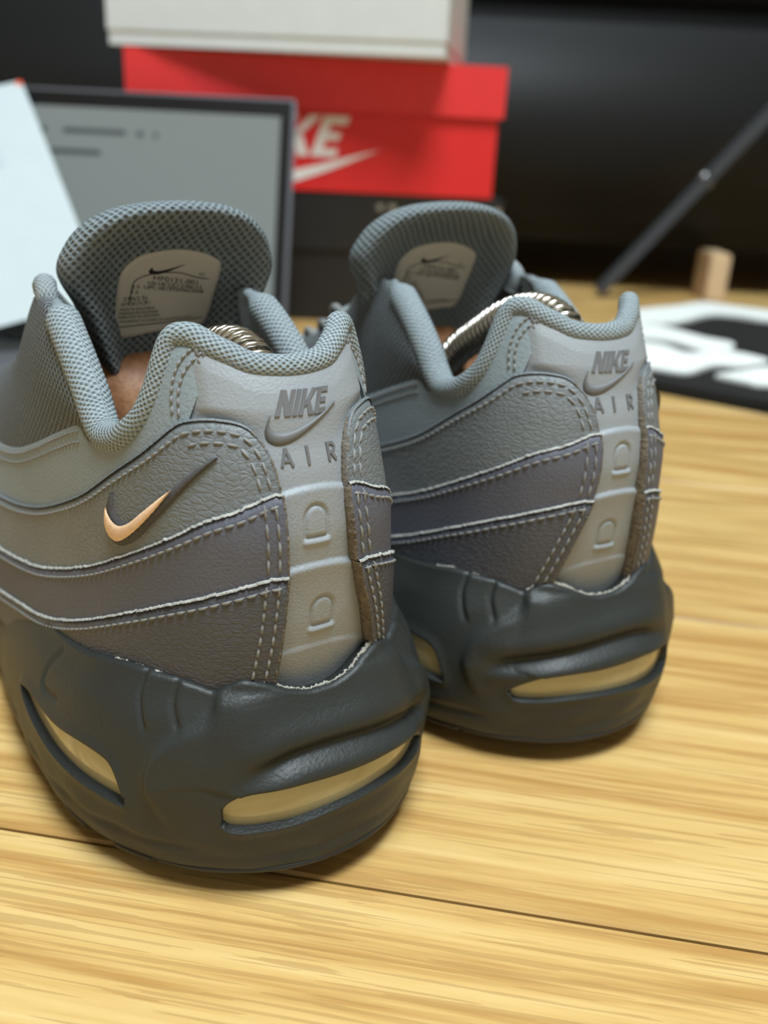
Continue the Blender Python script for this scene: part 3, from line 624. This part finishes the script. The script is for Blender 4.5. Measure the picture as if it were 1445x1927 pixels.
    extrude_polys(mb, qs, fh(dict(s0=7.2, w=14.2/(ww+.46), z=98.8, h=4.4, sl=-.1)), -.8, .30); mb.build('embossed_word', m_emb, tab, smooth=False)
    a_, b_ = catmull(SW_TOP, 8), catmull(SW_BOT, 8); b_[:, 1] -= .09*np.sin(pi*np.linspace(0, 1, len(b_)))**.8; kq = np.linspace(0, 1, 7)
    sw = np.stack([a_*(1-q)+b_*q for q in kq], 1); X_, Z_ = 8.9-sw[..., 0]*17.0, 93.5+sw[..., 1]*9.0; of = tab_base(X_, Z_)+np.array([-.8+1.35*max(sin(pi*q), 0)**.5 for q in kq])[None]
    mb = MB(); mb.grid(upper(X_, Z_, of)/1000); mb.build('embossed_tick', m_emb, tab)
    mb = MB()
    for ch_, s0 in (('A', 7.6), ('I', 1.4), ('R', -4.1)):
        extrude_polys(mb, LIGHT[ch_][1], fh(dict(s0=s0, w=3.8, z=90.3, h=3.3)), -.8, .30)
    mb.build('embossed_word', m_emb, tab, smooth=False)
    # ---- quarter, mesh sides and layered panels on both flanks
    for sd in (1, -1):
        mb = MB(); panel(mb, ED_Q, BT_Q, L_OFF['quarter'], sd, 8, 12); q_o = mb.build('quarter_panel', m_quarter, root)
        Xs = np.array([110., 125, 150, 175, 200, 220, 245, 270, 295, 316.4]); xx, _ = plan(us, uc, Xs); top = TOP_M+[(s, float(h)-.15) for s, h in zip(Xs, top_h(xx))]
        mq = catmull(ED_Q[12:], 6); mesh_b = [(s, float(np.interp(s, mq[:, 0], mq[:, 1]))-1.6) for s, _ in top]
        mb = MB(); panel(mb, top, mesh_b, -.2, sd, 7, 26, lip=2.5, offf=lambda S, Z: 1.4*np.sin(pi*np.linspace(0, 1, S.shape[1]))[None, :]*np.exp(-((S-88)/35.)**2)); mb.build('side_mesh', m_side, root)
        mb = MB(); panel(mb, ED_A, BT_A, L_OFF['p2'], sd, 8, 12); p2 = mb.build('leather_panel', m_p2, root)
        mb = MB(); panel(mb, ED_B, BT_B, L_OFF['p3'], sd, 8, 12); p3 = mb.build('nubuck_panel', m_p3, root)
        mb = MB(); panel(mb, ED_C, BT_C, L_OFF['p4'], sd, 8, 14); p4 = mb.build('leather_panel', m_p4, root)
        # cut edges: pale along the wave tops, brownish along the heel strip
        mb = MB(); edge_ribbon(mb, catmull(ED_B, 8), L_OFF['p2']-.1, L_OFF['p3'], sd); mb.build('cut_edge', m_raw, p3)
        mb = MB(); edge_ribbon(mb, catmull(ED_C, 8), L_OFF['p3']-.1, L_OFF['p4'], sd); mb.build('cut_edge', m_raw, p4)
        mb = MB(); edge_ribbon(mb, catmull(ED_A, 8)[:170], L_OFF['quarter']-.1, L_OFF['p2'], sd, .06, .2); mb.build('cut_edge', m_p2, p2)
        for pts, o1, par in (([(8.6, 82.5), (8.7, 86.8), (9.4, 90.7), (10.7, 94.1), (12.6, 96.5)], L_OFF['p2'], p2), ([(7.7, 67.5), (7.9, 76), (8.3, 85.4)], L_OFF['p3'], p3), ([(9.6, 30), (9.1, 47), (8.4, 58), (7.7, 69.9)], L_OFF['p4'], p4)):
            mb = MB(); edge_ribbon(mb, catmull(pts, 10), L_OFF['tab']-.6, o1, sd, .22, .35); mb.build('heel_cut_edge', m_rawd, par)
        # stitching
        A_ = catmull(ED_A, 8); Bc = catmull(ED_B, 8); Cc = catmull(ED_C, 8); Qc = catmull(ED_Q, 8)
        mb = MB()
        stitches(mb, inset(A_[48:], 1.8), L_OFF['p2'], sd); stitches(mb, inset(A_[:54], 1.9), L_OFF['p2'], sd); stitches(mb, inset(A_[:54], 3.9), L_OFF['p2'], sd); mb.build('stitching', m_thr, p2, kind='stuff')
        mb = MB(); stitches(mb, inset(Bc, 1.9)[3:], L_OFF['p3'], sd)
        for d in (1.7, 3.9): stitches(mb, [(8.3+d, 83.8), (7.9+d, 76), (7.8+d, 70.5)], L_OFF['p3'], sd)
        mb.build('stitching', m_thr, p3, kind='stuff')
        mb = MB(); stitches(mb, inset(Cc, 1.9)[3:], L_OFF['p4'], sd)
        for d in (1.9, 4.3): stitches(mb, catmull([(7.7+d, 68.5), (8.4+d, 58), (9.3+d, 47), (10.5+d, 40)], 8), L_OFF['p4'], sd)
        mb.build('stitching', m_thr, p4, kind='stuff')
        mb = MB()
        for dd in (1.8, 3.4): stitches(mb, inset(Qc[:28], dd), L_OFF['quarter'], sd, 1.7)
        mi = 14*8
        for dd in (2.4, 4.6): stitches(mb, inset(Qc[mi:mi+64], dd), L_OFF['quarter'], sd)
        mb.build('stitching', m_thr, q_o, kind='stuff')
        # embroidered tick on the outer flank
        if sd == side:
            o_in = [(49,79.8),(48.6,78.3),(48.2,76.5),(46.4,75.3),(44.2,75.3),(40.9,77.2),(36,81.3),(30.4,85.5),(26.2,88.7),(22.2,91.1),(20.2,91.8)]
            o_out = [(49,79.8),(50.9,75.8),(51.5,72),(50.2,70.3),(47.7,69.3),(44.7,69.9),(40.7,72.4),(36,77.3),(30.5,82.9),(25.4,87.7),(20.2,91.8)]
            a_, b_ = catmull(o_in, 10), catmull(o_out, 10); kq = np.linspace(0, 1, 9); G = np.stack([a_*(1-q)+b_*q for q in kq], 1)
            prof = np.array([L_OFF['p2']-.1+.85*max(sin(pi*q), 0)**.4 for q in kq]); rib = .10*np.sin(np.arange(len(a_))*2.1)[:, None]
            P = SU(G[..., 0], G[..., 1], prof[None]+rib*(np.sin(pi*kq)[None] > .1), sd); mb = MB(); mb.grid(P); tick = mb.build('embroidered_tick', m_thrd, p2)
            f_in = [(49.9,76.4),(49.1,75.3),(47.2,74.3),(44.9,74.3),(41.9,75.9),(38.0,79.1),(33.5,82.7),(30.4,84.9)]
            f_out = [(49.7,76.6),(50.3,73.6),(49.6,71.8),(47.8,70.8),(45.2,71),(41.2,73.8),(35.5,79.4),(30.4,84.9)]
            a_, b_ = catmull(f_in, 12), catmull(f_out, 12); G = np.stack([a_*(1-q)+b_*q for q in kq], 1)
            prof = np.array([L_OFF['p2']+.95+.35*max(sin(pi*q), 0)**.5 for q in kq]); rib = .09*np.sin(np.arange(len(a_))*2.3)[:, None]
            P = SU(G[..., 0], G[..., 1], prof[None]+rib, sd); mb = MB(); mb.grid(P); f_o = mb.build('tick_fill', m_thrp, tick)
    # ---- padded collar
    full = [(-s, z) for s, z in CO[:0:-1]]+CO; C_ = resample(catmull(full, 10), 1.0); a = np.abs(C_[:, 0])
    fr = np.clip((a-46)/22, 0, 1); fr = fr*fr*(3-2*fr)
    rad = (2.6+.5*np.exp(-((a-46)/10)**2)+1.3*fr)*np.clip((93.5-a)/8, .35, 1)
    cpt = upper(C_[:, 0], C_[:, 1]+1.2-1.2*fr, -1.7-1.3*fr)/1000
    mb = MB(); mb.tube(cpt, rad/1000, 18, flat=1.); mb.build('collar', m_collar, root)
    # ---- inner lining and insole
    S = np.arange(-96, 96.1, 2.); zt = np.interp(np.abs(S), [p[0] for p in CO], [p[1] for p in CO]); kk = np.linspace(0, 1, 16)
    Z = 34+kk[None]*(zt[:, None]+1-34); mb = MB(); mb.grid(upper(np.repeat(S[:, None], 16, 1), Z, -2.6-1.5*np.clip((np.abs(S)-46)/22, 0, 1)[:, None]*np.ones(16)-2.5*(1-kk)[None])/1000, np.stack([np.repeat(S[:, None], 16, 1), Z], -1)/1000); mb.build('lining', m_collar, root)
    S = np.arange(0, 317, 4.); R_ = upper(S, np.full(len(S), 38.), -3.5); L_ = upper(-S, np.full(len(S), 38.), -3.5)
    G = np.stack([L_+(R_-L_)*q for q in np.linspace(0, 1, 7)], 1)/1000; mb = MB(); mb.grid(G); mb.build('insole', m_insole, root)
    # ---- tongue: padded arch
    cy = -4.7*side
    OUT = [(13.,84),(17.5,94),(22,105.5),(26.4,114.5),(24.6,121.5),(20.5,126.5),(14,129.8),(5,131.2),(-5,131.2),(-14,129.6),(-20.5,126.3),(-24.8,121.3),(-26.8,114),(-23.,104),(-18,94),(-13,84)]
    Oc = catmull(OUT, 10); n = len(Oc); Kc = np.stack([np.zeros(n), np.clip(Oc[:, 1]-14, 82, 110)], -1)
    def face(y, z, r):    # x of the rear face
        bul = 1/(1+np.exp(-(r-.70)/.075)); return 87+.30*(131-z)-6.5*bul+.006*y*y
    rs = np.r_[np.linspace(0, .93, 16)]; rows = []; uvr = []
    TH = 9.5
    for r in rs:
        q = Kc+(Oc-Kc)*r; rows.append(np.c_[face(q[:, 0], q[:, 1], r), q[:, 0]+cy, q[:, 1]]); uvr.append(r)
    for t in np.linspace(.12, .88, 9):
        e = .93+.07*sin(pi*t)*1.35; q = Kc+(Oc-Kc)*e; rows.append(np.c_[face(q[:, 0], q[:, 1], .93)+TH*(1-cos(pi*t))/2, q[:, 0]+cy, q[:, 1]]); uvr.append(.93+.3*t)
    for r in rs[::-1]:
        q = Kc+(Oc-Kc)*r; rows.append(np.c_[face(q[:, 0], q[:, 1], .93)+TH+2*(1-r), q[:, 0]+cy, q[:, 1]]); uvr.append(1.23+(.93-r))
    G = np.stack(rows, 1); L = np.r_[0, np.cumsum(np.hypot(*np.diff(Oc, axis=0).T))]
    UV = G[..., 1:].copy(); i9 = 15; rd_ = Oc-Kc; rd_ /= np.linalg.norm(rd_, axis=1, keepdims=True); arc = np.cumsum(np.linalg.norm(np.diff(G, axis=1), axis=2), 1); arc = np.c_[np.zeros(n), arc]
    UV[:, i9:] = UV[:, i9:i9+1]+rd_[:, None]*(arc[:, i9:]-arc[:, i9:i9+1])[..., None]
    mb = MB(); mb.grid(G/1000, UV/1000); ton = mb.build('tongue', m_tongue, root)
    # tongue tail running forward under the laces
    xs = np.linspace(108, 212, 22); ys = np.linspace(-1, 1, 9); X, Yk = np.meshgrid(xs, ys, indexing='ij'); hw = 23-.09*(X-100)
    Zt = top_h(X)-4.2+1.2*np.clip((X-165)/30, 0, 1)-3.5*Yk**2; mb = MB(); mb.grid(np.stack([X, Yk*hw+cy*.5, Zt], -1)/1000, np.stack([X, Yk*hw], -1)/1000)
    mb.grid(np.stack([X, Yk*hw+cy*.5, Zt-4], -1)[:, ::-1]/1000); mb.build('tongue_tail', m_tongue, ton)
    # ---- size label on the tongue
    LB = [(13.6,112.5),(12.6,115.5),(9,118.7),(4,120),(-2,120.3),(-7,119.4),(-10.5,118.1),(-12.9,116),(-11.8,109.1),(-9.6,101),(-4,100.2),(4,99.4),(13.9,98.6),(14,106)]
    lbp = np.array(LB); cyl = np.array([1.5, 109.6]); lc = catmull(LB+[LB[0]], 6)[:-1]; lb = lambda q, h: np.c_[face(q[:, 0], q[:, 1], np.full(len(q), .3))-h, q[:, 0]+cy, q[:, 1]]/1000
    mb = MB(); G = np.stack([lb(cyl+(lc-cyl)*r, .9 if r < 1 else .2) for r in (0.001, .5, .9, .985, 1.)], 1); mb.grid(G, cu=True); lab = mb.build('size_label', m_label, ton)
    mb = MB(); sw = np.stack([catmull(SW_TOP, 6)*(1-q)+catmull(SW_BOT, 6)*q for q in (0, .5, 1)], 1); q = np.stack([5.8-sw[..., 0]*8.8, 114.+sw[..., 1]*3.7], -1)
    mb.grid(lb(q.reshape(-1, 2), 1.02).reshape(q.shape[:2]+(3,)))
    for pts in ([(10.8,107),(10.3,111),(9.3,113.2),(5,114.6),(-1,114.6),(-6,113.2),(-9.4,112.6)], [(13.2,101.3),(4,101.8),(-8.8,102.6)]):
        c_ = catmull(pts, 8); T_ = np.gradient(c_, axis=0); T_ /= np.linalg.norm(T_, axis=1, keepdims=True); N_ = np.stack([-T_[:, 1], T_[:, 0]], -1)*.11
        mb.grid(np.stack([lb(c_-N_, 1.02), lb(c_+N_, 1.02)], 1))
    for body, s0, z0, size, wd_, sl in (('HF0121-001', 5.2, 113.0, 1.25, 11.6, -.15), ('10/18/23|12/06/23', 6.4, 111.9, .95, 14.0, -.13), ('UPC:00197594623668', 7.4, 110.9, .95, 15.6, -.12), ('TT', -6.5, 113.4, .9, 1.7, -.1),
                                    ('2.5', 10.4, 111.0, .9, 1.9, .02), ('7.5', 10.6, 109.6, .9, 1.9, .02), ('270(2.5)', 12.3, 107.9, 1.0, 5.8, .05), ('07CB17CR1', 12.6, 106.6, .95, 6.8, .05), ('MADE IN INDONESIA', 13.0, 105.4, .75, 8.6, .03), ('FABRIQUE EN INDONESIE', 13.1, 104.4, .75, 9.6, .03), ('FABRICADO NA INDONESIA', 13.2, 103.4, .75, 10.2, .03), ('THIS PRODUCT IS COVERED BY USA LETTERS PATENT', 13., 102.3, .7, 18.5, .02)):
        fc = bpy.data.curves.new('t', 'FONT'); fc.body = body; fc.size = 1.; fo = bpy.data.objects.new('t', fc); COL.objects.link(fo)
        bpy.context.view_layer.update(); me = bpy.data.meshes.new_from_object(fo.evaluated_get(bpy.context.evaluated_depsgraph_get()))
        V = np.array([v.co[:2] for v in me.vertices]); V[:, 0] -= V[:, 0].min(); V[:, 0] *= wd_/V[:, 0].max(); V[:, 1] *= size*1.35
        q = np.stack([s0-V[:, 0], z0+V[:, 1]+V[:, 0]*sl], -1); mb.add(lb(q, 1.02), [tuple(p.vertices) for p in me.polygons])
        bpy.data.objects.remove(fo); bpy.data.curves.remove(fc); bpy.data.meshes.remove(me)
    mb.build('label_print', m_lblink, lab, smooth=False)
    # ---- laces and loops
    for i, X0 in enumerate((122, 137, 152, 167, 182)):
        zt = float(top_h(X0)); yy = 36*float(lean_g(X0))*.92*.9; t = np.linspace(-1, 1, 21)
        pth = np.stack([X0+3*t*(-1)**i+0*t, t*yy+cy*.4, zt-2+5.5*(1-t**2)], -1)/1000
        mb = MB(); mb.tube(pth, .0026, 10, flat=.45); mb.build('lace', m_lace, root)
        for sd in (1, -1):
            a = np.linspace(0, 2*pi, 21)[:-1]; c0 = np.array([X0, sd*(yy+.8)+cy*.2, zt-3.5]); mb = MB()
            mb.tube((c0+np.stack([4.2*np.cos(a), 1.6*sd*np.sin(a), 5.0*np.sin(a)], -1))/1000, .0012, 8, closed=True, flat=1.); mb.build('lace_loop', m_thr, root)
    for sd in (1, -1):
        a0 = np.array([95, sd*24.5, 105]); pts = np.array([a0, a0+(-1, sd*.8, 4.5), a0+(3, 0, 7), a0+(8, -sd*1, 5), a0+(13, -sd*5, .5), a0+(18, -sd*10, -4.5)])
        L = catmull(np.c_[np.arange(6), pts[:, 0]], 8)[:, 1], catmull(np.c_[np.arange(6), pts[:, 1]], 8)[:, 1], catmull(np.c_[np.arange(6), pts[:, 2]], 8)[:, 1]
        mb = MB(); mb.tube(np.stack(L, -1)/1000, .0026, 12); mb.build('lace', m_lace, root)
    return root
def build_tree(side, label):
    global SIDE
    SIDE = side
    ox, oy, ph = (-.00575, .15457, 35.) if side > 0 else (.0610, .2026, 29.)
    root = thing('shoe_tree', label, 'shoe tree', (ox, oy, 0), radians(ph+90), 'spring shoe trees in the sneakers')
    xs = np.r_[86+26*(1-np.cos(np.linspace(0, pi/2, 12))), np.linspace(116, 205, 12), 205+35*np.sin(np.linspace(.2, pi/2, 8))]
    a = np.linspace(0, 2*pi, 33)[:-1]; G = []; zt_ = pchip([80, 112, 130, 150, 190, 245], [98, 96, 79, 67, 55, 48]); hw_ = pchip([80, 112, 150, 200, 245], [22, 22, 24, 30, 26])
    for x in xs:
        e = sqrt(max(1-((112-x)/26)**2, 0)) if x < 112 else (1. if x < 205 else sqrt(max(1-((x-205)/35.2)**2, 0)))
        e = max(e, .03); hw = float(hw_(x)); zt = float(zt_(x)); zb = 57 if x < 112 else max(41, 57-.5*(x-112)); hh = (zt-zb)/2; cz = (zt+zb)/2
        cs, sn = np.cos(a), np.sin(a); G.append(np.c_[np.full(32, x), hw*e*np.sign(cs)*np.abs(cs)**.85, cz+hh*e*np.sign(sn)*np.abs(sn)**.85])
    G = np.array(G); bb = SIDE*banana(G[..., 0]); G[..., 1] += bb
    mb = MB(); mb.grid(G/1000, cv=True); mb.build('wooden_block', m_tree, root)
    ctr = catmull([(93, 80), (84, 88), (74, 94.5), (64, 100.5), (55, 104), (46, 105.3), (38, 103.5), (31.5, 98), (27.5, 91), (26, 82), (26, 72)], 40); ctr[:, 1] += 2.5*(side < 0)
    L = np.r_[0, np.cumsum(np.hypot(*np.diff(ctr, axis=0).T))]; n = int(L[-1]/.16); t = np.linspace(0, L[-1], n); x, z = np.interp(t, L, ctr[:, 0]), np.interp(t, L, ctr[:, 1])
    tx, tz = np.gradient(x), np.gradient(z); l = np.hypot(tx, tz); nx, nz = -tz/l, tx/l; w = t/2.3*2*pi; R = 4.0
    mb = MB(); mb.tube(np.stack([x+nx*R*np.cos(w), R*np.sin(w), z+nz*R*np.cos(w)], -1)/1000, .0008, 6); mb.build('spring', m_spring, root)
    ph_ = np.linspace(0, pi, 13); P_, A_ = np.meshgrid(ph_, a, indexing='ij')
    mb = MB(); mb.grid(np.stack([26.5+6*np.sin(P_)*np.cos(A_), 12*np.sin(P_)*np.sin(A_), 66+11*np.cos(P_)], -1)/1000, cv=True); mb.build('heel_knob', m_tree, root)
    return root
build_sneaker(1, 'grey sneaker with small peach tick embroidered on its side panel', '')
build_sneaker(-1, 'grey sneaker standing next to the black and white rug', '')
build_tree(1, 'wooden spring shoe tree inside the sneaker with the peach tick')
build_tree(-1, 'wooden spring shoe tree inside the sneaker beside the rug')
